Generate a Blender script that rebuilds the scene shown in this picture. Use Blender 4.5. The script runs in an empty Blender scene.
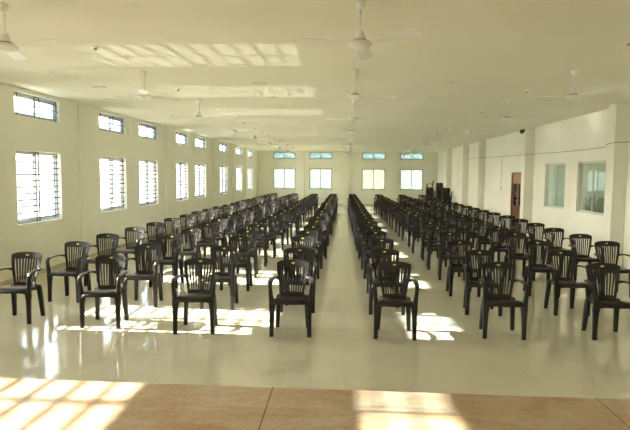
import bpy, bmesh, math, random
from mathutils import Vector, Matrix
random.seed(7)
R = math.radians
PI = math.pi
scn = bpy.context.scene
col = scn.collection

# ------------------------------------------------------------------ dimensions
XL, XR, YB, YF, CE = -5.947, 5.80, 34.78, -2.4, 3.50
WT = 0.23                    # wall thickness
STAGE_Y, STAGE_H = 4.03, 0.30

# ------------------------------------------------------------------ materials
def mat(name, color, rough=0.5, spec=0.5, metal=0.0):
    m = bpy.data.materials.new(name); m.use_nodes = True
    b = m.node_tree.nodes['Principled BSDF']
    b.inputs['Base Color'].default_value = (*color, 1)
    b.inputs['Roughness'].default_value = rough
    b.inputs['Specular IOR Level'].default_value = spec
    b.inputs['Metallic'].default_value = metal
    return m

def noisy(name, c1, c2, scale, rough=0.5, spec=0.5, detail=6, lo=0.35, hi=0.65, bump=0.0, rough2=None):
    m = mat(name, c1, rough, spec)
    nt = m.node_tree; b = nt.nodes['Principled BSDF']
    tc = nt.nodes.new('ShaderNodeTexCoord')
    n = nt.nodes.new('ShaderNodeTexNoise'); n.inputs['Scale'].default_value = scale; n.inputs['Detail'].default_value = detail
    nt.links.new(tc.outputs['Object'], n.inputs['Vector'])
    r = nt.nodes.new('ShaderNodeValToRGB')
    r.color_ramp.elements[0].position = lo; r.color_ramp.elements[1].position = hi
    r.color_ramp.elements[0].color = (*c1, 1); r.color_ramp.elements[1].color = (*c2, 1)
    nt.links.new(n.outputs['Fac'], r.inputs['Fac']); nt.links.new(r.outputs['Color'], b.inputs['Base Color'])
    if bump:
        bp = nt.nodes.new('ShaderNodeBump'); bp.inputs['Strength'].default_value = bump; bp.inputs['Distance'].default_value = 0.01
        nt.links.new(n.outputs['Fac'], bp.inputs['Height']); nt.links.new(bp.outputs['Normal'], b.inputs['Normal'])
    return m

def glass(name, tint, refl=1.0):
    """thin window pane: clear straight-through with Fresnel reflections"""
    m = bpy.data.materials.new(name); m.use_nodes = True
    nt = m.node_tree; nt.nodes.clear()
    out = nt.nodes.new('ShaderNodeOutputMaterial'); mix = nt.nodes.new('ShaderNodeMixShader')
    tr = nt.nodes.new('ShaderNodeBsdfTransparent'); tr.inputs['Color'].default_value = (*tint, 1)
    gl = nt.nodes.new('ShaderNodeBsdfGlossy'); gl.inputs['Roughness'].default_value = 0.01
    fr = nt.nodes.new('ShaderNodeFresnel'); fr.inputs['IOR'].default_value = 1.5
    ma = nt.nodes.new('ShaderNodeMath'); ma.operation = 'MULTIPLY'; ma.inputs[1].default_value = refl
    nt.links.new(fr.outputs[0], ma.inputs[0]); nt.links.new(ma.outputs[0], mix.inputs['Fac'])
    nt.links.new(tr.outputs[0], mix.inputs[1]); nt.links.new(gl.outputs[0], mix.inputs[2])
    nt.links.new(mix.outputs[0], out.inputs['Surface'])
    return m

def frosted(name, c1, c2, scale, stretch, haze):
    """patterned obscure glass: scatters most of the daylight, lets a little straight through"""
    m = bpy.data.materials.new(name); m.use_nodes = True
    nt = m.node_tree; nt.nodes.clear()
    out = nt.nodes.new('ShaderNodeOutputMaterial'); mix = nt.nodes.new('ShaderNodeMixShader'); mix.inputs[0].default_value = haze
    tr = nt.nodes.new('ShaderNodeBsdfTransparent'); tl = nt.nodes.new('ShaderNodeBsdfTranslucent')
    tc = nt.nodes.new('ShaderNodeTexCoord'); mp = nt.nodes.new('ShaderNodeMapping'); mp.inputs['Scale'].default_value = stretch
    n = nt.nodes.new('ShaderNodeTexNoise'); n.inputs['Scale'].default_value = scale; n.inputs['Detail'].default_value = 3
    r = nt.nodes.new('ShaderNodeValToRGB'); r.color_ramp.elements[0].position = 0.38; r.color_ramp.elements[1].position = 0.62
    r.color_ramp.elements[0].color = (*c1, 1); r.color_ramp.elements[1].color = (*c2, 1)
    nt.links.new(tc.outputs['Object'], mp.inputs['Vector']); nt.links.new(mp.outputs[0], n.inputs['Vector']); nt.links.new(n.outputs['Fac'], r.inputs['Fac'])
    nt.links.new(r.outputs['Color'], tr.inputs['Color']); nt.links.new(r.outputs['Color'], tl.inputs['Color'])
    nt.links.new(tr.outputs[0], mix.inputs[1]); nt.links.new(tl.outputs[0], mix.inputs[2]); nt.links.new(mix.outputs[0], out.inputs['Surface'])
    return m

def tile_floor(name):
    m = mat(name, (0.70, 0.64, 0.47), 0.08, 0.5)
    nt = m.node_tree; b = nt.nodes['Principled BSDF']
    tc = nt.nodes.new('ShaderNodeTexCoord')
    br = nt.nodes.new('ShaderNodeTexBrick'); br.offset = 0; br.squash = 1
    br.inputs['Scale'].default_value = 1; br.inputs['Brick Width'].default_value = 0.6; br.inputs['Row Height'].default_value = 0.6
    br.inputs['Mortar Size'].default_value = 0.0022; br.inputs['Mortar Smooth'].default_value = 0.3
    br.inputs['Color1'].default_value = (*FLOOR_A, 1); br.inputs['Color2'].default_value = (*FLOOR_B, 1)
    br.inputs['Mortar'].default_value = (*FLOOR_M, 1)
    nt.links.new(tc.outputs['Object'], br.inputs['Vector'])
    n = nt.nodes.new('ShaderNodeTexNoise'); n.inputs['Scale'].default_value = 2.2; n.inputs['Detail'].default_value = 5
    nt.links.new(tc.outputs['Object'], n.inputs['Vector'])
    mx = nt.nodes.new('ShaderNodeMix'); mx.data_type = 'RGBA'; mx.blend_type = 'MULTIPLY'
    mx.inputs[0].default_value = 0.16
    nt.links.new(br.outputs['Color'], mx.inputs[6]); nt.links.new(n.outputs['Fac'], mx.inputs[7])
    nt.links.new(mx.outputs[2], b.inputs['Base Color'])
    return m

FLOOR_A, FLOOR_B, FLOOR_M = (0.755, 0.722, 0.575), (0.73, 0.698, 0.55), (0.60, 0.57, 0.45)
WALL_C, CEIL_C = (0.843, 0.838, 0.735), (0.858, 0.835, 0.71)

M = {}
M['wall'] = noisy('cream wall paint', WALL_C, tuple(c * 0.97 for c in WALL_C), 1.3, 0.62, 0.3)
M['ceiling'] = noisy('cream ceiling paint', CEIL_C, tuple(c * 0.97 for c in CEIL_C), 0.8, 0.8, 0.2)
M['floor'] = tile_floor('polished cream vitrified tile')
M['skirting'] = mat('tan skirting tile', (0.56, 0.47, 0.33), 0.25)
M['alu'] = mat('dull aluminium', (0.42, 0.45, 0.43), 0.45, 0.5, 0.3)
M['alulight'] = mat('pale aluminium', (0.62, 0.63, 0.58), 0.4, 0.5, 0.2)
M['bar'] = mat('grey painted steel bar', (0.12, 0.12, 0.14), 0.5)
M['glass'] = glass('clear window glass', (0.95, 0.97, 0.95), 0.5)
M['glassblue'] = glass('blue tinted window glass', (0.42, 0.54, 0.62), 0.5)
M['glassteal'] = glass('teal tinted window glass', (0.42, 0.62, 0.62))
M['glassgreen'] = glass('pale green window glass', (0.72, 0.82, 0.70))
M['frost'] = frosted('pale ribbed obscure glass', (0.15, 0.20, 0.16), (0.23, 0.265, 0.22), 3.5, (0.4, 1, 3), 0.9)
M['frostgreen'] = frosted('greenish ribbed obscure glass', (0.15, 0.21, 0.11), (0.24, 0.27, 0.18), 6, (0.7, 1, 1.6), 0.9)
M['frostteal'] = frosted('teal mottled obscure glass', (0.05, 0.10, 0.105), (0.14, 0.185, 0.17), 7, (1, 1, 1), 0.75)
M['glassroom'] = glass('sliding window glass', (0.84, 0.90, 0.86), 0.4)
M['black'] = noisy('dark brown black plastic', (0.020, 0.017, 0.014), (0.026, 0.022, 0.018), 9, 0.40, 0.4)
M['yellow'] = mat('yellow sticker', (0.85, 0.66, 0.05), 0.4)
M['fanwhite'] = mat('white fan enamel', (0.86, 0.84, 0.80), 0.35)
M['fangrey'] = mat('fan shadow gap black', (0.10, 0.09, 0.08), 0.5)
M['wood'] = noisy('brown stained door wood', (0.20, 0.075, 0.035), (0.145, 0.05, 0.025), 7, 0.4)
M['woodlight'] = noisy('lighter brown door rail', (0.34, 0.19, 0.10), (0.28, 0.15, 0.08), 7, 0.4)
M['dglass'] = glass('door glass', (0.30, 0.33, 0.30), 1.0)
M['plastic'] = mat('cream plastic box', (0.72, 0.68, 0.56), 0.4)
M['conduit'] = mat('painted conduit', (0.76, 0.74, 0.62), 0.5)
M['cable'] = mat('dark cable', (0.07, 0.065, 0.05), 0.5)
M['camblack'] = mat('black camera shell', (0.03, 0.025, 0.02), 0.3)
M['socket'] = mat('brown lamp socket', (0.50, 0.36, 0.26), 0.4)
M['bulb'] = mat('pale lamp bulb', (0.80, 0.74, 0.50), 0.25)
M['disc'] = mat('cream ceiling disc', (0.80, 0.775, 0.66), 0.6)
M['ring'] = mat('ceiling disc rim', (0.70, 0.67, 0.56), 0.5)
M['ground'] = noisy('pale dusty ground', (0.66, 0.62, 0.52), (0.60, 0.56, 0.46), 0.7, 0.8)
#M['grass'] = noisy('green field', (0.20, 0.28, 0.09), (0.30, 0.36, 0.13), 0.9, 0.9, 0.1)
M['roomwall'] = mat('side room paint', (0.70, 0.74, 0.64), 0.7)
#M['leaf'] = noisy('sunlit leaves', (0.16, 0.26, 0.07), (0.28, 0.38, 0.12), 3, 0.7, 0.2)

def stone_mat():
    m = mat('orange sandstone slab', (0.55, 0.36, 0.2), 0.33, 0.4)
    nt = m.node_tree; b = nt.nodes['Principled BSDF']
    tc = nt.nodes.new('ShaderNodeTexCoord')
    n1 = nt.nodes.new('ShaderNodeTexNoise'); n1.inputs['Scale'].default_value = 2.1; n1.inputs['Detail'].default_value = 8; n1.inputs['Roughness'].default_value = 0.65
    n1.inputs['Distortion'].default_value = 0.6
    n2 = nt.nodes.new('ShaderNodeTexNoise'); n2.inputs['Scale'].default_value = 24; n2.inputs['Detail'].default_value = 4
    mp = nt.nodes.new('ShaderNodeMapping'); mp.inputs['Scale'].default_value = (0.8, 1.6, 1)
    nt.links.new(tc.outputs['Object'], mp.inputs['Vector'])
    nt.links.new(mp.outputs[0], n1.inputs['Vector']); nt.links.new(tc.outputs['Object'], n2.inputs['Vector'])
    r = nt.nodes.new('ShaderNodeValToRGB'); e = r.color_ramp.elements
    e[0].position = 0.30; e[0].color = (0.44, 0.245, 0.125, 1)
    e[1].position = 0.68; e[1].color = (0.58, 0.47, 0.35, 1)
    x = e.new(0.48); x.color = (0.49, 0.345, 0.215, 1)
    nt.links.new(n1.outputs['Fac'], r.inputs['Fac'])
    mx = nt.nodes.new('ShaderNodeMix'); mx.data_type = 'RGBA'; mx.blend_type = 'OVERLAY'; mx.inputs[0].default_value = 0.25
    nt.links.new(r.outputs['Color'], mx.inputs[6]); nt.links.new(n2.outputs['Fac'], mx.inputs[7])
    nt.links.new(mx.outputs[2], b.inputs['Base Color'])
    return m
M['stone'] = stone_mat()
M['joint'] = mat('dark stone joint', (0.10, 0.055, 0.025), 0.8)

# ------------------------------------------------------------------ helpers
def tag(o, label=None, cat=None, group=None, kind=None):
    if label: o['label'] = label
    if cat: o['category'] = cat
    if group: o['group'] = group
    if kind: o['kind'] = kind
    return o

def empty(name, loc=(0, 0, 0), rz=0.0):
    o = bpy.data.objects.new(name, None); col.objects.link(o)
    o.empty_display_size = 0.1
    o.location = loc; o.rotation_euler = (0, 0, rz); return o

def build(name, bm, m, parent=None, smooth=False, loc=None):
    me = bpy.data.meshes.new(name)
    bmesh.ops.recalc_face_normals(bm, faces=bm.faces)
    bm.to_mesh(me); bm.free()
    if smooth:
        for p in me.polygons: p.use_smooth = True
    for mm in (m if isinstance(m, (list, tuple)) else [m]): me.materials.append(mm)
    o = bpy.data.objects.new(name, me); col.objects.link(o)
    if parent: o.parent = parent
    if loc: o.location = loc
    return o

def box(bm, x0, x1, y0, y1, z0, z1):
    v = [bm.verts.new(p) for p in ((x0, y0, z0), (x1, y0, z0), (x1, y1, z0), (x0, y1, z0), (x0, y0, z1), (x1, y0, z1), (x1, y1, z1), (x0, y1, z1))]
    for f in ((3, 2, 1, 0), (4, 5, 6, 7), (0, 1, 5, 4), (1, 2, 6, 5), (2, 3, 7, 6), (3, 0, 4, 7)):
        bm.faces.new([v[i] for i in f])

def boxo(name, m, parent, *d):
    bm = bmesh.new(); box(bm, *d); return build(name, bm, m, parent)

def tube(bm, pts, r, n=8):
    """round tube along a polyline; r a number or a list"""
    rings = []
    for i, p in enumerate(pts):
        p = Vector(p)
        a = Vector(pts[max(i - 1, 0)]); b = Vector(pts[min(i + 1, len(pts) - 1)])
        t = (b - a).normalized()
        u = t.cross(Vector((0, 0, 1)))
        if u.length < 1e-3: u = t.cross(Vector((0, 1, 0)))
        u.normalize(); w = t.cross(u)
        rr = r[i] if isinstance(r, (list, tuple)) else r
        rings.append([bm.verts.new(p + (u * math.cos(2 * PI * k / n) + w * math.sin(2 * PI * k / n)) * rr) for k in range(n)])
    for a, b in zip(rings, rings[1:]):
        for k in range(n): bm.faces.new((a[k], a[(k + 1) % n], b[(k + 1) % n], b[k]))
    bm.faces.new(rings[0][::-1]); bm.faces.new(rings[-1])

def sweep(bm, pts, sect):
    """sweep a rectangular section; sect[i] = (half vector a, half vector b) at each point, corners chamfered"""
    rings = []
    for p, (a, b) in zip(pts, sect):
        p, a, b = Vector(p), Vector(a), Vector(b)
        k = 0.62
        rings.append([bm.verts.new(p + a * s + b * t) for s, t in ((1, k), (k, 1), (-k, 1), (-1, k), (-1, -k), (-k, -1), (k, -1), (1, -k))])
    n = 8
    for a, b in zip(rings, rings[1:]):
        for k in range(n): bm.faces.new((a[k], a[(k + 1) % n], b[(k + 1) % n], b[k]))
    bm.faces.new(rings[0][::-1]); bm.faces.new(rings[-1])

def lathe(bm, prof, n=20, c=(0, 0)):
    rings = [[bm.verts.new((c[0] + r * math.cos(2 * PI * k / n), c[1] + r * math.sin(2 * PI * k / n), z)) for k in range(n)] for r, z in prof]
    for a, b in zip(rings, rings[1:]):
        for k in range(n): bm.faces.new((a[k], a[(k + 1) % n], b[(k + 1) % n], b[k]))
    bm.faces.new(rings[0][::-1]); bm.faces.new(rings[-1])

def solidified(name, bm, m, th, parent=None, bevel=0.0, subs=0):
    """give a sheet its thickness (and soft edges) and keep the result as plain mesh"""
    o = build(name, bm, m)
    if subs:
        s = o.modifiers.new('s', 'SUBSURF'); s.levels = subs; s.render_levels = subs
    s = o.modifiers.new('t', 'SOLIDIFY'); s.thickness = th; s.offset = 0
    if bevel:
        b = o.modifiers.new('b', 'BEVEL'); b.width = bevel; b.segments = 2; b.limit_method = 'ANGLE'
    bpy.context.view_layer.update()
    me = bpy.data.meshes.new_from_object(o.evaluated_get(bpy.context.evaluated_depsgraph_get()))
    me.name = name
    o.modifiers.clear(); old = o.data; o.data = me; bpy.data.meshes.remove(old)
    if parent: o.parent = parent
    return o

def copy_tree(o, parent=None):
    c = o.copy(); col.objects.link(c)
    if parent: c.parent = parent
    for ch in o.children: copy_tree(ch, c)
    return c

def lerp(a, b, t): return a + (b - a) * t

# ------------------------------------------------------------------ room shell
def wall(name, origin, udir, ndir, u0, u1, z0, z1, holes, th, m, label):
    """wall with openings. origin + u*udir + z, inner face at 0, outer face at th along ndir. holes: (ua, ub, za, zb)"""
    us = sorted({u0, u1, *[h[0] for h in holes], *[h[1] for h in holes]})
    zs = sorted({z0, z1, *[h[2] for h in holes], *[h[3] for h in holes]})
    o, ud, nd = Vector(origin), Vector(udir), Vector(ndir)
    def solid(i, j):
        if i < 0 or j < 0 or i >= len(us) - 1 or j >= len(zs) - 1: return False
        uc, zc = (us[i] + us[i + 1]) / 2, (zs[j] + zs[j + 1]) / 2
        return not any(h[0] < uc < h[1] and h[2] < zc < h[3] for h in holes)
    bm = bmesh.new(); cache = {}
    def v(i, j, k):
        if (i, j, k) not in cache: cache[(i, j, k)] = bm.verts.new(o + ud * us[i] + nd * (th * k) + Vector((0, 0, zs[j])))
        return cache[(i, j, k)]
    for i in range(len(us) - 1):
        for j in range(len(zs) - 1):
            if not solid(i, j): continue
            for k in (0, 1): bm.faces.new((v(i, j, k), v(i + 1, j, k), v(i + 1, j + 1, k), v(i, j + 1, k)))
            for di, dj, e in ((-1, 0, ((i, j), (i, j + 1))), (1, 0, ((i + 1, j), (i + 1, j + 1))), (0, -1, ((i, j), (i + 1, j))), (0, 1, ((i, j + 1), (i + 1, j + 1)))):
                if not solid(i + di, j + dj):
                    (a, b), (c, d) = e
                    bm.faces.new((v(a, b, 0), v(c, d, 0), v(c, d, 1), v(a, b, 1)))
    return tag(build(name, bm, m), label, 'wall', kind='structure')

# openings of the left wall (y from, y to)
LW = [(2.92, 4.38), (6.26, 7.66), (9.21, 10.70), (12.445, 13.95), (14.856, 16.352), (18.158, 19.50), (20.441, 22.00), (24.447, 25.992), (28.073, 29.60), (31.378, 32.95)]
LZ0, LZ1, UZ0, UZ1 = 1.012, 2.363, 2.99, 3.416
BWX = [(-4.912, -3.439), (-2.531, -1.037), (0.904, 2.426), (3.386, 4.856)]
RWY = [(12.293, 13.838), (14.598, 16.044)]
RZ0, RZ1 = 1.09, 2.356
DOOR = (18.02, 19.30, 0.0, 2.11)

holesL = [(a, b, LZ0, LZ1) for a, b in LW] + [(a, b, UZ0, UZ1) for a, b in LW]
holesB = [(a, b, 1.02, 2.38) for a, b in BWX] + [(a, b, 2.99, 3.43) for a, b in BWX]
holesR = [(a, b, RZ0, RZ1) for a, b in RWY] + [DOOR]
wall('wall_left', (XL, 0, 0), (0, 1, 0), (-1, 0, 0), YF, YB, 0, CE, holesL, WT, M['wall'], 'cream painted long wall with two tiers of barred windows')
wall('wall_right', (XR, 0, 0), (0, 1, 0), (1, 0, 0), YF, YB, 0, CE, holesR, WT, M['wall'], 'cream painted long wall with brown door and sliding windows')
wall('wall_back', (0, YB, 0), (1, 0, 0), (0, 1, 0), XL - WT, XR + WT, 0, CE, holesB, WT, M['wall'], 'cream end wall with four pairs of windows')
wall('wall_front', (0, YF, 0), (1, 0, 0), (0, -1, 0), XL - WT, XR + WT, 0, CE, [(-4.5, -1.5, 1.2, 3.0), (1.5, 4.5, 1.2, 3.0)], WT, M['wall'], 'cream wall behind the stage')

bm = bmesh.new(); box(bm, XL - WT, XR + WT, YF - WT, YB + WT, -0.2, 0)
tag(build('floor', bm, M['floor']), 'polished cream tiled hall floor', 'floor', kind='structure')
bm = bmesh.new(); box(bm, XL - WT, XR + WT, YF - WT, YB + WT, CE, CE + 0.25)
tag(build('ceiling', bm, M['ceiling']), 'flat cream painted hall ceiling', 'ceiling', kind='structure')

# stage platform in the foreground
st = empty('stage_floor', (0, 0, 0)); tag(st, 'raised sandstone stage floor in the foreground', 'floor', kind='structure')
bm = bmesh.new(); box(bm, XL, XR, YF, STAGE_Y, 0, STAGE_H - 0.0)
bmesh.ops.bevel(bm, geom=[e for e in bm.edges if abs(e.verts[0].co.y - STAGE_Y) < 1e-4 and abs(e.verts[1].co.y - STAGE_Y) < 1e-4 and e.verts[0].co.z > .2 and e.verts[1].co.z > .2], offset=0.008, segments=2, affect='EDGES')
build('platform', bm, M['stone'], st)
bm = bmesh.new()
def joint(x0, y0, x1, y1, w):
    d = Vector((x1 - x0, y1 - y0, 0)); n = Vector((-d.y, d.x, 0)).normalized() * w
    vs = [Vector((x0, y0, STAGE_H + 0.0006)) + n, Vector((x0, y0, STAGE_H + 0.0006)) - n, Vector((x1, y1, STAGE_H + 0.0006)) - n, Vector((x1, y1, STAGE_H + 0.0006)) + n]
    bm.faces.new([bm.verts.new(p) for p in vs])
joint(-0.565, STAGE_Y - 0.005, -0.545, 1.5, 0.0035)
joint(1.90, STAGE_Y - 0.005, 1.93, 1.5, 0.0030)
joint(-3.1, STAGE_Y - 0.005, -3.08, 1.5, 0.0030)
build('joint', bm, M['joint'], st)

# skirting boards
def skirt(name, d, label):
    bm = bmesh.new(); box(bm, *d); tag(build(name, bm, M['skirting']), label, 'skirting', kind='structure')
skirt('baseboard_left', (XL, XL + 0.012, STAGE_Y, YB, 0, 0.075), 'tan tile skirting along the left wall')
skirt('baseboard_back', (XL + .012, XR - .012, YB - 0.012, YB, 0, 0.075), 'tan tile skirting along the end wall')
bm = bmesh.new(); box(bm, XR - 0.012, XR, STAGE_Y, DOOR[0], 0, 0.075); box(bm, XR - 0.012, XR, DOOR[1], YB - .012, 0, 0.075)
tag(build('baseboard_right', bm, M['skirting']), 'tan tile skirting along the right wall', 'skirting', kind='structure')

# pilasters
k = 1
def pilaster(d, label):
    global k
    bm = bmesh.new(); box(bm, *d)
    tag(build('trim_%d' % k, bm, M['wall']), label, 'pilaster', kind='structure'); k += 1
for y in (11.45, 17.02, 22.95, 26.05, 30.2):
    pilaster((XR - 0.28, XR, y, y + 0.32, 0, CE), 'cream pilaster on the right wall, %s' % {11.45: 'in front of the nearer sliding window', 17.02: 'beside the brown door', 22.95: 'second beyond the door', 26.05: 'third beyond the door', 30.2: 'closest to the end wall'}[y])
for y in (5.0, 11.42, 17.0, 23.0, 26.8, 30.35):
    pilaster((XL, XL + 0.05, y, y + 0.34, 0, CE), 'cream pilaster on the left wall, %s' % {5.0: 'beside the stage', 11.42: 'first between window bays', 17.0: 'second between window bays', 23.0: 'third between window bays', 26.8: 'fourth between window bays', 30.35: 'last before the end wall'}[y])
for x0, x1 in ((-3.15, -2.84), (-0.33, 0.12), (2.78, 3.10)):
    pilaster((x0, x1, YB - 0.12, YB, 0, CE), 'cream pilaster on the end wall %s' % {-3.15: 'between its two left windows', -0.33: 'facing the central aisle', 2.78: 'between its two right windows'}[x0])

# ------------------------------------------------------------------ windows
wn = 0
def window(P, ud, nd, w, z0, z1, gl, label, bars_h, bars_v, long_bars=(), frame=None, fd=0.085, t=0.028, panels=2, grille=True, slide=0.0, bar_y=0.04):
    """sliding window in an opening: frame, two sashes with panes, and a steel grille on the room side.
    P: inner corner at floor level, ud along the wall, nd outwards"""
    global wn
    wn += 1
    fm = frame or M['alu']
    root = empty('window_%d' % wn, P); tag(root, label, 'window', kind='structure')
    rz = math.atan2(ud[1], ud[0]); root.rotation_euler = (0, 0, rz)
    # local: x along wall, outward = +y or -y
    s = 1 if (Matrix.Rotation(rz, 3, 'Z') @ Vector((0, 1, 0))).dot(Vector(nd)) > 0 else -1
    def B(bm, x0, x1, y0, y1, a, b): box(bm, x0, x1, min(s * y0, s * y1), max(s * y0, s * y1), a, b)
    bm = bmesh.new()
    B(bm, 0, w, fd, fd + 0.075, z0, z0 + t); B(bm, 0, w, fd, fd + 0.075, z1 - t, z1)
    B(bm, 0, t, fd, fd + 0.075, z0 + t, z1 - t); B(bm, w - t, w, fd, fd + 0.075, z0 + t, z1 - t)
    build('window_frame', bm, fm, root)
    for i in range(panels):
        pw = (w - 2 * t) / panels
        a = t + i * pw - (0.02 if i else 0) - (slide if i else 0); b = t + (i + 1) * pw + (0.0 if i else 0.02) - (slide if i else 0)
        y = fd + 0.008 + 0.032 * (i % 2)
        bm = bmesh.new(); q = 0.032
        B(bm, a, b, y, y + 0.024, z0 + t, z0 + t + q); B(bm, a, b, y, y + 0.024, z1 - t - q, z1 - t)
        B(bm, a, a + q, y, y + 0.024, z0 + t + q, z1 - t - q); B(bm, b - q, b, y, y + 0.024, z0 + t + q, z1 - t - q)
        sash = build('sash', bm, fm, root)
        bm = bmesh.new(); yy = s * (y + 0.012)
        bm.faces.new([bm.verts.new(p) for p in ((a + q, yy, z0 + t + q), (b - q, yy, z0 + t + q), (b - q, yy, z1 - t - q), (a + q, yy, z1 - t - q))])
        build('pane', bm, gl[i] if isinstance(gl, (list, tuple)) else gl, sash)
    if grille:
        bm = bmesh.new(); y = bar_y; r = 0.011 if bars_h > 9 else 0.008
        for i in range(bars_h):
            z = lerp(z0, z1, (i + 0.7) / (bars_h + 0.4))
            e = 0.0 if i in long_bars else 0.05
            B(bm, e, w - e, y - r, y + r, z - r, z + r)
        for x in bars_v:
            B(bm, x * w - r, x * w + r, y + r, y + 3 * r, z0 + 0.01, z1 - 0.01)
        build('grille', bm, M['bar'], root)
    return root

ordn = ['beside the stage', 'first on the left wall from the front', 'nearest in view on the left wall', 'second in view on the left wall', 'third in view on the left wall', 'fourth in view on the left wall',
        'fifth in view on the left wall', 'sixth in view on the left wall', 'seventh in view on the left wall', 'last on the left wall before the end wall']
for i, (a, b) in enumerate(LW):
    window((XL, a, 0), (0, 1, 0), (-1, 0, 0), b - a, LZ0, LZ1, M['glass'], 'tall barred window, lower tier, ' + ordn[i], 11, (0.045, 0.47, 0.53, 0.955), (3, 8))
for i, (a, b) in enumerate(LW):
    window((XL, a, 0), (0, 1, 0), (-1, 0, 0), b - a, UZ0, UZ1, [M['glass'], M['glassblue']], 'low wide barred window, upper tier, ' + ordn[i], 3, (0.10, 0.46, 0.56, 0.95), (1,), fd=0.06, t=0.034, bar_y=0.03)
bn = ['leftmost on the end wall', 'left of the aisle on the end wall', 'right of the aisle on the end wall', 'rightmost on the end wall']
for i, (a, b) in enumerate(BWX):
    window((a, YB, 0), (1, 0, 0), (0, 1, 0), b - a, 1.02, 2.38, M['frostgreen'] if i == 2 else M['frost'], 'pale sliding window, ' + bn[i], 9, (0.5,), (), fd=0.05, grille=True, slide=0.0)
for i, (a, b) in enumerate(BWX):
    window((a, YB, 0), (1, 0, 0), (0, 1, 0), b - a, 2.99, 3.43, M['frostteal'], 'teal glazed strip window high up, ' + bn[i], 2, (0.5,), (), fd=0.05)
for i, (a, b) in enumerate(RWY):
    window((XR, a, 0), (0, 1, 0), (1, 0, 0), b - a, RZ0, RZ1, M['glassroom'], ['sliding window on the right wall nearer the stage', 'sliding window on the right wall nearer the door'][i], 0, (), (), frame=M['alulight'], fd=0.035, grille=False)

# ------------------------------------------------------------------ door
d = empty('door_1', (XR, DOOR[0], 0)); tag(d, 'brown wooden double door with tall glass lights in right wall', 'door', kind='structure')
W = DOOR[1] - DOOR[0]; H = DOOR[3]
bm = bmesh.new(); box(bm, 0.02, 0.12, 0, 0.07, 0, H); box(bm, 0.02, 0.12, W - 0.07, W, 0, H); box(bm, 0.02, 0.12, 0.07, W - 0.07, H - 0.07, H)
build('door_frame', bm, M['wood'], d)
for i in range(2):
    a = 0.07 + i * (W - 0.14) / 2 + 0.003; b = a + (W - 0.14) / 2 - 0.006
    bm = bmesh.new(); q = 0.11
    box(bm, 0.05, 0.09, a, a + q, 0.01, H - 0.075); box(bm, 0.05, 0.09, b - q, b, 0.01, H - 0.075)
    box(bm, 0.05, 0.09, a + q, b - q, 0.01, 0.95)
    leaf = build('door_leaf', bm, M['wood'], d)
    bm = bmesh.new(); box(bm, 0.046, 0.094, a, b, 1.72, H - 0.075); build('top_rail', bm, M['woodlight'], leaf)
    bm = bmesh.new(); box(bm, 0.066, 0.072, a + q, b - q, 0.95, 1.72); build('pane', bm, M['dglass'], leaf)
    bm = bmesh.new(); yc = b - 0.05 if i == 0 else a + 0.05
    tube(bm, [(0.05, yc, 1.0), (0.015, yc, 1.0), (0.015, yc, 1.14), (0.05, yc, 1.14)], 0.008); build('handle', bm, M['alu'], leaf)

# ------------------------------------------------------------------ room beyond the sliding windows
def simple(name, dims, m, label, cat):
    bm = bmesh.new()
    for q in dims: box(bm, *q)
    return tag(build(name, bm, m), label, cat, kind='structure')
SX0, SX1, SY0, SY1 = XR + WT, 10.2, 9.8, 21.0
simple('floor_side', [(SX0, SX1, SY0, SY1, -0.1, 0)], M['ground'], 'floor of the room beyond the sliding windows', 'floor')
simple('ceiling_side', [(SX0, SX1 + 0.2, SY0, SY1, 2.9, 3.0)], M['roomwall'], 'ceiling of the room beyond the sliding windows', 'ceiling')
wall('wall_side', (SX1, 0, 0), (0, 1, 0), (1, 0, 0), SY0, SY1, 0, 2.9, [(18.6, 20.2, 1.0, 2.2), (11.0, 17.5, 0.9, 2.5)], 0.2, M['roomwall'], 'far wall of the room beyond the sliding windows')
simple('wall_side_end', [(SX0, SX1 + .2, SY1, SY1 + 0.2, 0, 3.0)], M['roomwall'], 'end wall of the room beyond the sliding windows', 'wall')
simple('wall_side_near', [(SX0, SX1 + .2, SY0 - 0.2, SY0, 0, 3.0)], M['roomwall'], 'near wall of the room beyond the sliding windows', 'wall')
for xx in (-4.5, 1.5):  # unseen windows added behind the camera to raise the ambient light
    window((xx, YF, 0), (1, 0, 0), (0, -1, 0), 3.0, 1.2, 3.0, M['frost'], 'added unseen window for ambient light behind the stage, ' + ('left' if xx < 0 else 'right') + ' half', 0, (), (), panels=4, grille=False)
window((SX1, 18.6, 0), (0, 1, 0), (1, 0, 0), 1.6, 1.0, 2.2, M['glassgreen'], 'window seen through the sliding windows', 8, (0.5,), (), fd=0.06)

window((SX1, 11.0, 0), (0, 1, 0), (1, 0, 0), 6.5, 0.9, 2.5, M['glass'], 'wide window added to brighten the side room', 0, (), (), fd=0.06, panels=6, grille=False)  # big glazed opening added so the side room looks brighter
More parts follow.
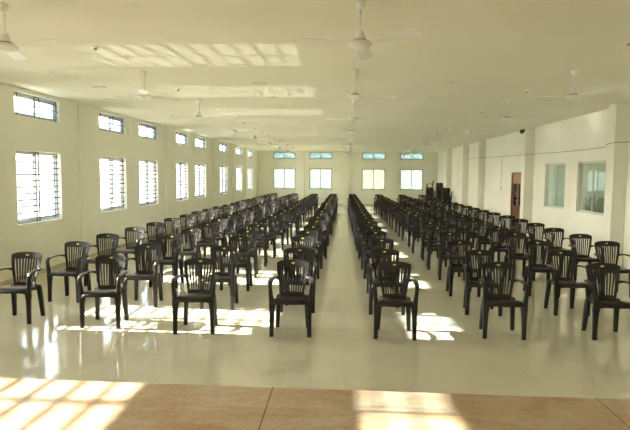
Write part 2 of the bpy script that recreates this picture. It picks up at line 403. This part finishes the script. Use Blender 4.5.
# ------------------------------------------------------------------ chair
def make_chair():
    root = empty('plastic_armchair')
    # ---- backrest: slatted sheet. rows v, columns alternate slat / slot
    zr = [0.435, 0.455, 0.480, 0.55, 0.62, 0.69, 0.75, 0.790, 0.828, 0.862]
    def halfw(z):
        pts = [(0.435, 0.145), (0.50, 0.152), (0.56, 0.165), (0.63, 0.182), (0.70, 0.197), (0.77, 0.205), (0.83, 0.210), (0.87, 0.208)]
        for (a, wa), (b, wb) in zip(pts, pts[1:]):
            if z <= b: return lerp(wa, wb, max(0, (z - a) / (b - a)))
        return pts[-1][1]
    ns = 9                                            # slots
    edges = [-1.0, -0.80]
    sl = (1.60) / (ns + (ns - 1) * 1.1)
    x = -0.80
    for i in range(ns):
        x += sl; edges.append(x)
        if i < ns - 1: x += sl * 1.1; edges.append(x)
    edges.append(1.0)
    def bp(u, z):
        w = halfw(z)
        y = 0.130 + (z - 0.435) * 0.21 - 0.028 * u * u
        zz = z
        if z > 0.80: zz = z + (0.018 * (1 - u * u) if z > .84 else 0.009 * (1 - u * u)) - (0.016 * u ** 8 if z > .84 else 0)
        return (u * w, y, zz)
    bm = bmesh.new()
    V = [[bm.verts.new(bp(u, z)) for u in edges] for z in zr]
    for j in range(len(zr) - 1):
        for i in range(len(edges) - 1):
            slot = (i % 2 == 1) and 2 <= j <= 6
            if not slot: bm.faces.new((V[j][i], V[j][i + 1], V[j + 1][i + 1], V[j + 1][i]))
    solidified('backrest', bm, M['black'], 0.014, root, 0.003)
    # stiffened rim down both sides
    # ---- seat: dished sheet with a rolled front edge and skirt
    bm = bmesh.new()
    us = [-1, -0.96, -0.8, -0.4, 0, 0.4, 0.8, 0.96, 1]
    prof = [(-0.232, 0.392), (-0.236, 0.438), (-0.224, 0.460), (-0.17, 0.464), (-0.06, 0.447), (0.05, 0.432), (0.115, 0.434), (0.140, 0.452)]
    rows = []
    for y, z in prof:
        t = (y + 0.236) / 0.376
        w = lerp(0.224, 0.172, max(0, t))
        row = []
        for u in us:
            zz = z - 0.008 * (1 - u * u)
            if abs(u) == 1: zz = z - 0.045
            if abs(u) > 0.9 and y < -0.23: zz = min(zz, 0.375 if abs(u) == 1 else 0.378)
            if y == -0.232 and abs(u) < 0.9: zz = 0.408 - 0.006 * (1 - abs(u))
            row.append(bm.verts.new((u * w, y - 0.012 * (1 - u * u) * (1 if y < -0.2 else 0), zz)))
        rows.append(row)
    for a, b in zip(rows, rows[1:]):
        for i in range(len(us) - 1): bm.faces.new((a[i], a[i + 1], b[i + 1], b[i]))
    solidified('seat', bm, M['black'], 0.012, root, 0.0, 1)
    # ---- legs and arms
    for s in (-1, 1):
        bm = bmesh.new()
        pts = [(0.230, -0.214, 0.0), (0.228, -0.212, 0.15), (0.226, -0.207, 0.30), (0.224, -0.205, 0.37), (0.230, -0.207, 0.43), (0.242, -0.212, 0.53), (0.247, -0.215, 0.60)]
        wd = [0.0245, 0.027, 0.031, 0.039, 0.031, 0.024, 0.022]; dp = [0.018, 0.021, 0.024, 0.027, 0.024, 0.022, 0.021]
        sweep(bm, [(s * p[0], p[1], p[2]) for p in pts], [((w, 0, 0), (0, q, 0)) for w, q in zip(wd, dp)])
        build('leg', bm, M['black'], root)
        bm = bmesh.new()
        pts = [(0.196, 0.192, 0.0), (0.190, 0.182, 0.12), (0.183, 0.168, 0.27), (0.176, 0.150, 0.40), (0.172, 0.138, 0.44)]
        wd = [0.0235, 0.026, 0.029, 0.031, 0.026]
        sweep(bm, [(s * p[0], p[1], p[2]) for p in pts], [((w, 0, 0), (0, w * 0.95, 0)) for w in wd])
        build('leg', bm, M['black'], root)
        bm = bmesh.new()
        pts = [(0.186, 0.150, 0.650), (0.214, 0.135, 0.660), (0.234, 0.085, 0.668), (0.245, 0.0, 0.672), (0.249, -0.09, 0.672), (0.250, -0.155, 0.666), (0.250, -0.195, 0.650), (0.249, -0.213, 0.622), (0.248, -0.216, 0.595)]
        sec = []
        for i in range(len(pts)):
            a = Vector(pts[max(i - 1, 0)]); b = Vector(pts[min(i + 1, len(pts) - 1)]); t = (b - a).normalized()
            side = Vector((1, 0, 0)) - t * t.x; side.normalize()
            if i < 2: side = (Vector((0.5, 0.6, 0)) - t * t.dot(Vector((0.5, 0.6, 0)))).normalized()
            up = t.cross(side)
            w = [0.012, 0.020, 0.026, 0.029, 0.029, 0.028, 0.026, 0.023, 0.021][i]
            h = [0.022, 0.014, 0.011, 0.011, 0.011, 0.011, 0.013, 0.016, 0.018][i]
            sd, upv = side * w, up * h
            sec.append(((s * sd.x, sd.y, sd.z), (s * upv.x, upv.y, upv.z)))
        sweep(bm, [(s * p[0], p[1], p[2]) for p in pts], sec)
        build('armrest', bm, M['black'], root)
    # ---- sticker on the top rail
    bm = bmesh.new(); n = 14
    ring = []
    for dy in (0.0, -0.0025):
        ring.append([bm.verts.new((0.023 * math.cos(2 * PI * i / n), 0.130 + (0.838 + 0.011 * math.sin(2 * PI * i / n) - 0.435) * 0.21 - 0.0072 + dy, 0.838 + 0.011 * math.sin(2 * PI * i / n))) for i in range(n)])
    for i in range(n): bm.faces.new((ring[0][i], ring[0][(i + 1) % n], ring[1][(i + 1) % n], ring[1][i]))
    bm.faces.new(ring[1]); bm.faces.new(ring[0][::-1])
    tag(build('sticker', bm, M['yellow'], root), 'small oval yellow sticker on the top rail')
    return root

chair = make_chair()
OX = 0.215     # label sits this far behind the chair's origin
COLX = [-4.29, -3.11, -1.90, -0.75, 0.60, 1.96, 3.26, 4.46]
MEAS = [
    [(-4.375, 6.95), (-4.28, 8.13), (-4.3, 9.27), (-4.3, 10.45), (-4.27, 11.57), (-4.29, 12.76), (-4.28, 13.91)],
    [(-3.13, 6.86), (-3.05, 7.96), (-3.15, 9.3), (-3.1, 10.36), (-3.1, 11.59), (-3.13, 12.73)],
    [(-1.85, 6.72), (-1.87, 7.92), (-1.88, 9.18), (-1.96, 10.32), (-1.97, 11.58)],
    [(-0.65, 6.72), (-0.7, 7.86), (-0.80, 9.35), (-0.77, 10.34), (-0.75, 11.45)],
    [(0.63, 6.73), (0.57, 7.86), (0.6, 9.22), (0.57, 10.45), (0.54, 11.47), (0.52, 12.78), (0.49, 14.1)],
    [(1.93, 6.86), (1.96, 7.96), (1.93, 9.13), (2.0, 10.46), (1.95, 11.56), (1.99, 12.8), (1.9, 13.87)],
    [(3.25, 6.92), (3.2, 8.07), (3.26, 9.26), (3.3, 10.57), (3.26, 11.61), (3.28, 12.82)],
    [(4.48, 6.95), (4.47, 8.1), (4.45, 9.34), (4.48, 10.46), (4.43, 11.63), (4.46, 12.81), (4.44, 13.96), (4.47, 15.14)]]
ROT = {(0, 0): 3, (1, 0): 4, (2, 0): 4, (3, 0): 2, (4, 0): -2, (5, 0): -3, (6, 0): -2, (3, 2): -4}
ORD = ['first', 'second', 'third', 'fourth', 'fifth', 'sixth', 'seventh', 'eighth', 'ninth', 'tenth', 'eleventh', 'twelfth', 'thirteenth', 'fourteenth', 'fifteenth', 'sixteenth', 'seventeenth', 'eighteenth', 'nineteenth', 'twentieth', 'last']
FILE = ['file along the left window wall', 'second file from the left wall', 'third file from the left wall', 'file bordering the aisle on its left',
        'file bordering the aisle on its right', 'third file from the right wall', 'second file from the right wall', 'file along the right door wall']
NR = 21
first = True
for c in range(8):
    for r in range(NR):
        if r < len(MEAS[c]): x, y = MEAS[c][r]; x -= (-0.02, 0.0, 0.03, 0.03, 0.03, 0.0, 0.0, 0.0)[c] * (r == 0)
        else:
            y = 6.85 + 1.184 * r + random.uniform(-0.05, 0.05); x = COLX[c] + random.uniform(-0.035, 0.035)
            if c == 4: x = 0.56 - 0.0135 * (y - 9)
            if c == 3: x -= 0.004 * (y - 9)
            if c >= 5: x -= 0.012 * (y - 13)
        if c == 7 and r == 0: continue               # outside the picture
        o = chair if first else copy_tree(chair); first = False
        o.location = (x, y - OX, 0)
        o.rotation_euler = (0, 0, R(ROT.get((c, r), random.uniform(-3.5, 3.5))))
        where = 'front chair' if r == 0 else 'last chair' if r == NR - 1 else ORD[r] + ' chair'
        tag(o, 'black slatted plastic armchair, %s of the %s' % (where, FILE[c]), 'chair', 'black plastic armchairs set out in files')

# stacked chairs in the far right corner
SK = ['against the end wall', 'second from the end wall', 'third from the end wall']
CO = ['bottom', 'second', 'third', 'fourth', 'fifth', 'sixth', 'seventh', 'eighth', 'ninth', 'tenth']
for q, (x, y, n, rz) in enumerate([(5.16, 33.75, 6, 0.0), (5.40, 31.6, 9, 0.10), (5.43, 29.6, 6, -0.06)]):
    for i in range(n):
        o = copy_tree(chair)
        o.location = (x + math.sin(rz) * 0.02 * i, y - 0.02 * i * math.cos(rz), 0.085 * i)
        o.rotation_euler = (0, 0, rz)
        if q == 0 and i == n - 1:                      # a last chair stood sideways on the seat of the stack
            o.location = (x, y - 0.12, 0.085 * (n - 2) + 0.452); o.rotation_euler = (0, 0, R(-90))
        tag(o, 'black plastic armchair, %s one up in the stack %s' % (CO[i] if i < n - 1 else 'topmost', SK[q]), 'chair', 'stacked armchairs in the far right corner')

# ------------------------------------------------------------------ ceiling fans
def make_fan():
    root = empty('ceiling_fan')
    bm = bmesh.new(); lathe(bm, [(0.030, 0), (0.040, -0.010), (0.042, -0.03), (0.036, -0.06), (0.024, -0.08), (0.012, -0.085)], 20)
    build('canopy', bm, M['fanwhite'], root, True)
    bm = bmesh.new(); tube(bm, [(0, 0, -0.08), (0, 0, -0.30)], 0.010, 12); build('rod', bm, M['fanwhite'], root, True)
    bm = bmesh.new(); lathe(bm, [(0.016, -0.262), (0.032, -0.268), (0.037, -0.295), (0.052, -0.335), (0.054, -0.342)], 20); build('lower_canopy', bm, M['fanwhite'], root, True)
    bm = bmesh.new(); lathe(bm, [(0.05, -0.342), (0.064, -0.345), (0.064, -0.352), (0.05, -0.355)], 20); build('gap_ring', bm, M['fangrey'], root, True)
    bm = bmesh.new(); lathe(bm, [(0.055, -0.353), (0.092, -0.358), (0.108, -0.370), (0.108, -0.386), (0.092, -0.402), (0.064, -0.412), (0.050, -0.426), (0.028, -0.430)], 28); build('motor', bm, M['fanwhite'], root, True)
    for i in range(3):
        a = i * 2 * PI / 3
        rot = Matrix.Rotation(a, 3, 'Z')
        bm = bmesh.new()
        for p0, p1, w0, w1 in ((0.10, 0.20, 0.028, 0.04),):
            vs = []
            for z in (-0.382, -0.378):
                vs += [(p0, -w0, z), (p1, -w1, z), (p1, w1, z), (p0, w0, z)]
            vv = [bm.verts.new(rot @ Vector(p)) for p in vs]
            for f in ((3, 2, 1, 0), (4, 5, 6, 7), (0, 1, 5, 4), (1, 2, 6, 5), (2, 3, 7, 6), (3, 0, 4, 7)): bm.faces.new([vv[j] for j in f])
        br = build('bracket', bm, M['fanwhite'], root)
        bm = bmesh.new(); rings = []
        for rad, hw in ((0.17, 0.048), (0.22, 0.056), (0.40, 0.062), (0.56, 0.064), (0.60, 0.058), (0.615, 0.035)):
            zc = -0.376 + 0.006 * (rad - 0.17)
            ring = []
            for k, th in ((1, 0.003), (1, -0.003), (-1, -0.003), (-1, 0.003)):
                ring.append(bm.verts.new(rot @ Vector((rad, k * hw, zc - k * hw * 0.20 + th))))
            rings.append(ring)
        for p, q in zip(rings, rings[1:]):
            for j in range(4): bm.faces.new((p[j], p[(j + 1) % 4], q[(j + 1) % 4], q[j]))
        bm.faces.new(rings[0][::-1]); bm.faces.new(rings[-1])
        build('blade', bm, M['fanwhite'], root)
    return root
fan = make_fan()
FY = [4.79, 7.94, 10.93, 14.38, 17.55, 20.75, 23.95, 27.15, 30.35]
FA = {(0, 0): -10, (0, 1): 50, (0, 2): -38, (1, 0): 82, (1, 1): 0, (1, 2): 30, (2, 1): 180, (2, 2): 80, (0, 3): 75, (1, 3): 5, (2, 3): 15}
ff = True
RN = ['row beside the left windows', 'row over the central aisle', 'row beside the right wall']
for c, x in enumerate((-3.09, 0.09, 3.16)):
    for r, y in enumerate(FY):
        if c == 2 and r == 0: continue
        o = fan if ff else copy_tree(fan); ff = False
        o.location = (x + {(0, 0): -0.07, (2, 1): 0.06}.get((c, r), 0), y, CE); o.rotation_euler = (0, 0, R(FA.get((c, r), random.uniform(0, 120))))
        rr = r - 1 if c == 2 else r
        tag(o, 'white three-bladed ceiling fan, %s from the front in the %s' % (ORD[rr] if r < 8 else 'last', RN[c]), 'fan', 'white ceiling fans in three rows')

# ------------------------------------------------------------------ small ceiling fittings
def make_holder():
    root = empty('lamp_holder')
    bm = bmesh.new(); lathe(bm, [(0.030, 0), (0.045, -0.003), (0.045, -0.014), (0.026, -0.020)], 16); build('base', bm, M['fanwhite'], root, True)
    bm = bmesh.new(); lathe(bm, [(0.022, -0.018), (0.024, -0.026), (0.022, -0.038), (0.012, -0.044)], 14); build('socket', bm, M['socket'], root, True)
    return root
hold = make_holder(); ff = True
for c, (x, ys) in enumerate([(-3.10, (6.42, 9.6, 12.65, 15.7, 19.1, 22.2)), (3.15, (6.33, 9.78, 12.95, 15.95, 19.25, 22.4))]):
    for r, y in enumerate(ys):
        o = hold if ff else copy_tree(hold); ff = False
        o.location = (x, y, CE)
        tag(o, 'small ceiling lamp holder, %s from the front, between the fans near the %s' % (ORD[r], ['left windows', 'right wall'][c]), 'lamp', 'small lamp holders between the fans')

def make_disc():
    root = empty('ceiling_light')
    bm = bmesh.new(); n = 28
    prof = [(0.112, 0.0), (0.112, -0.006), (0.100, -0.008), (0.096, -0.001)]
    rings = [[bm.verts.new((r * math.cos(2 * PI * k / n), r * math.sin(2 * PI * k / n), z)) for k in range(n)] for r, z in prof]
    for a, b in zip(rings, rings[1:]):
        for k in range(n): bm.faces.new((a[k], a[(k + 1) % n], b[(k + 1) % n], b[k]))
    build('rim', bm, M['ring'], root)
    bm = bmesh.new(); lathe(bm, [(0.097, -0.0005), (0.097, -0.003), (0.05, -0.0045)], 28); build('cover', bm, M['disc'], root)
    return root
disc = make_disc(); ff = True
for c, (x, ys) in enumerate([(-4.46, (7.95, 9.38, 10.9)), (-1.52, (7.55, 9.0, 10.6, 12.1)), (1.63, (7.68, 9.02, 10.6, 12.1, 13.6))]):
    for r, y in enumerate(ys):
        o = disc if ff else copy_tree(disc); ff = False
        o.location = (x, y, CE)
        tag(o, 'round flush ceiling light, %s from the front in the %s' % (ORD[r], ['line nearest the windows', 'line left of aisle', 'line right of aisle'][c]), 'ceiling light', 'round flush ceiling lights')

# ------------------------------------------------------------------ wall fittings
bm = bmesh.new()
wp = [(XR - 0.02, 9.8, 2.75), (XR - 0.02, 11.3, 2.70), (XR - 0.30, 11.46, 2.69), (XR - 0.30, 11.76, 2.665), (XR - 0.02, 12.1, 2.655), (XR - 0.02, 13.4, 2.635), (XR - 0.02, 15, 2.645), (XR - 0.02, 16.9, 2.675), (XR - 0.30, 17.04, 2.65), (XR - 0.30, 17.34, 2.655), (XR - 0.02, 17.6, 2.68), (XR - 0.02, 20.8, 2.72), (XR - 0.02, 22.8, 2.75), (XR - .3, 22.97, 2.75), (XR - .3, 23.26, 2.755), (XR - .02, 23.5, 2.76), (XR - .02, 28, 2.85)]
tube(bm, wp, 0.006, 6)
tag(build('wall_cable', bm, M['cable']), 'dark sagging cable strung along the right wall', 'cable')

def switchbox(x, y, z, sx, zt, label):
    root = empty('switch_box', (x, y, 0)); tag(root, label, 'switch box')
    bm = bmesh.new(); box(bm, min(0, sx * 0.035), max(0, sx * 0.035), -0.10, 0.10, z - 0.07, z + 0.07); bx = build('case', bm, M['plastic'], root)
    bm = bmesh.new()
    for k in range(3): box(bm, min(sx * 0.034, sx * 0.041), max(sx * 0.034, sx * 0.041), -0.07 + k * 0.05, -0.035 + k * 0.05, z - 0.03, z + 0.03)
    build('switches', bm, M['fanwhite'], bx)
    bm = bmesh.new(); tube(bm, [(sx * 0.012, 0, z + 0.07), (sx * 0.012, 0, zt)], 0.010, 8); build('conduit', bm, M['conduit'], root)
switchbox(XR, 20.5, 1.52, -1, 2.71, 'cream switch box with conduit on right wall just beyond the door')
switchbox(XR, 28.4, 1.49, -1, 2.84, 'cream switch box with conduit on right wall near the far corner')

def junction(loc, nd, zt, label):
    root = empty('junction_box', loc); tag(root, label, 'junction box')
    n = Vector(nd); t = Vector((-n.y, n.x, 0))
    bm = bmesh.new(); pts = []
    for k in range(12):
        a = 2 * PI * k / 12; pts.append(t * (0.05 * math.cos(a)) + Vector((0, 0, 0.05 * math.sin(a))))
    A = [bm.verts.new(p) for p in pts]; Bv = [bm.verts.new(p + n * 0.03) for p in pts]
    for k in range(12): bm.faces.new((A[k], A[(k + 1) % 12], Bv[(k + 1) % 12], Bv[k]))
    bm.faces.new(Bv); bm.faces.new(A[::-1]); build('case', bm, M['plastic'], root)
    bm = bmesh.new(); z = zt - loc[2]; c = n * 0.011
    tube(bm, [(c.x, c.y, 0.05), (c.x, c.y, z)], 0.010, 8); build('conduit', bm, M['conduit'], root)
junction((XL - 0.003, 14.40, 2.63), (1, 0, 0), CE, 'small round junction box between second and third left windows')
junction((XL - 0.003, 19.97, 2.69), (1, 0, 0), CE, 'small round junction box between fourth and fifth left windows')
junction((-2.98, YB - 0.117, 2.69), (0, -1, 0), CE, 'small round junction box on the end wall pilaster')

cam_r = empty('security_camera', (XR - 0.28, 17.18, 3.40)); tag(cam_r, 'small black dome camera high on the pilaster beside door', 'camera')
bm = bmesh.new(); box(bm, -0.05, 0, -0.045, 0.045, -0.03, 0.05); build('mount', bm, M['camblack'], cam_r)
bm = bmesh.new(); bmesh.ops.create_uvsphere(bm, u_segments=16, v_segments=10, radius=0.07, matrix=Matrix.Translation((-0.085, -0.02, -0.02))); build('dome', bm, M['camblack'], cam_r, True)
cam_b = empty('security_camera', (-0.05, YB - 0.12, 3.42)); tag(cam_b, 'small dark camera under the ceiling on the end wall', 'camera')
bm = bmesh.new(); box(bm, -0.04, 0.04, -0.04, 0, -0.03, 0.04); build('mount', bm, M['camblack'], cam_b)
bm = bmesh.new(); bmesh.ops.create_uvsphere(bm, u_segments=12, v_segments=8, radius=0.05, matrix=Matrix.Translation((0, -0.07, -0.01))); build('dome', bm, M['camblack'], cam_b, True)

# ------------------------------------------------------------------ outdoors
simple('ground', [(-70, 70, -40, 110, -0.62, -0.6)], M['ground'], 'pale sunlit ground outside the hall', 'ground')
# ------------------------------------------------------------------ light
GLARE = 0.42
SUN_EL = math.atan(1 / 2.235)
w = bpy.data.worlds.new('World'); scn.world = w; w.use_nodes = True
nt = w.node_tree; bg = nt.nodes['Background']
sky = nt.nodes.new('ShaderNodeTexSky'); sky.sky_type = 'NISHITA'; sky.sun_disc = False
sky.sun_elevation = SUN_EL; sky.sun_rotation = R(-90); sky.dust_density = 1.2; sky.air_density = 1.0; sky.ozone_density = 1.0
hs = nt.nodes.new('ShaderNodeHueSaturation'); hs.inputs['Saturation'].default_value = 0.40   # hazy, pale sky
nt.links.new(sky.outputs[0], hs.inputs['Color']); nt.links.new(hs.outputs[0], bg.inputs['Color']); bg.inputs['Strength'].default_value = 0.36
l = bpy.data.lights.new('sun', 'SUN'); l.energy = 8.3; l.angle = R(0.55); l.color = (1.0, 0.96, 0.86)
so = bpy.data.objects.new('sun', l); col.objects.link(so)
so.rotation_euler = Vector((math.cos(SUN_EL), 0.0, -math.sin(SUN_EL))).to_track_quat('-Z', 'Y').to_euler()

# added lamp in place of low-sun glare off the ground outside: a collimated beam rising at the mirror angle through the left windows
for ya, yb in ((5.9, 14.2),):
    al = bpy.data.lights.new('added_glare_lamp', 'AREA'); al.shape = 'RECTANGLE'; al.size = yb - ya; al.size_y = 1.4; al.spread = R(0.4)
    al.energy = GLARE * (yb - ya) * 1.4; al.color = (1.0, 0.95, 0.85)
    ao = bpy.data.objects.new('added_glare_lamp', al); col.objects.link(ao)
    ao.location = (XL - 2.6, (ya + yb) / 2, 0.51)
    ao.rotation_euler = Vector((math.cos(SUN_EL), 0, math.sin(SUN_EL))).to_track_quat('-Z', 'Y').to_euler()

# ------------------------------------------------------------------ camera
yaw, pitch, roll = 0.0611048, 0.0759678, 0.0090616
cd = bpy.data.cameras.new('camera'); cd.sensor_fit = 'HORIZONTAL'; cd.sensor_width = 36; cd.lens = 530 / 630 * 36; cd.clip_end = 300; cd.clip_start = 0.05
co = bpy.data.objects.new('camera', cd); col.objects.link(co); co.location = (0, 0, 1.97)
fw = Vector((-math.sin(yaw) * math.cos(pitch), math.cos(yaw) * math.cos(pitch), -math.sin(pitch)))
rt = Vector((math.cos(yaw), math.sin(yaw), 0)); up = rt.cross(fw)
# image roll: picture content turned clockwise by roll
r2 = rt * math.cos(roll) + up * math.sin(roll); u2 = -rt * math.sin(roll) + up * math.cos(roll)
co.rotation_euler = Matrix((r2, u2, -fw)).transposed().to_euler()
scn.camera = co

vs = scn.view_settings
vs.view_transform = 'Standard'; vs.look = 'None'; vs.gamma = 1; vs.use_curve_mapping = False; vs.exposure = 2.48
scn.display_settings.display_device = 'sRGB'
cy = scn.cycles
cy.max_bounces = 14; cy.diffuse_bounces = 8; cy.glossy_bounces = 5; cy.transparent_max_bounces = 16; cy.transmission_bounces = 6
cy.use_denoising = True
cy.blur_glossy = 0.0
cy.use_guiding = True; cy.use_surface_guiding = True; cy.guiding_training_samples = 64
cy.sample_clamp_indirect = 35.0
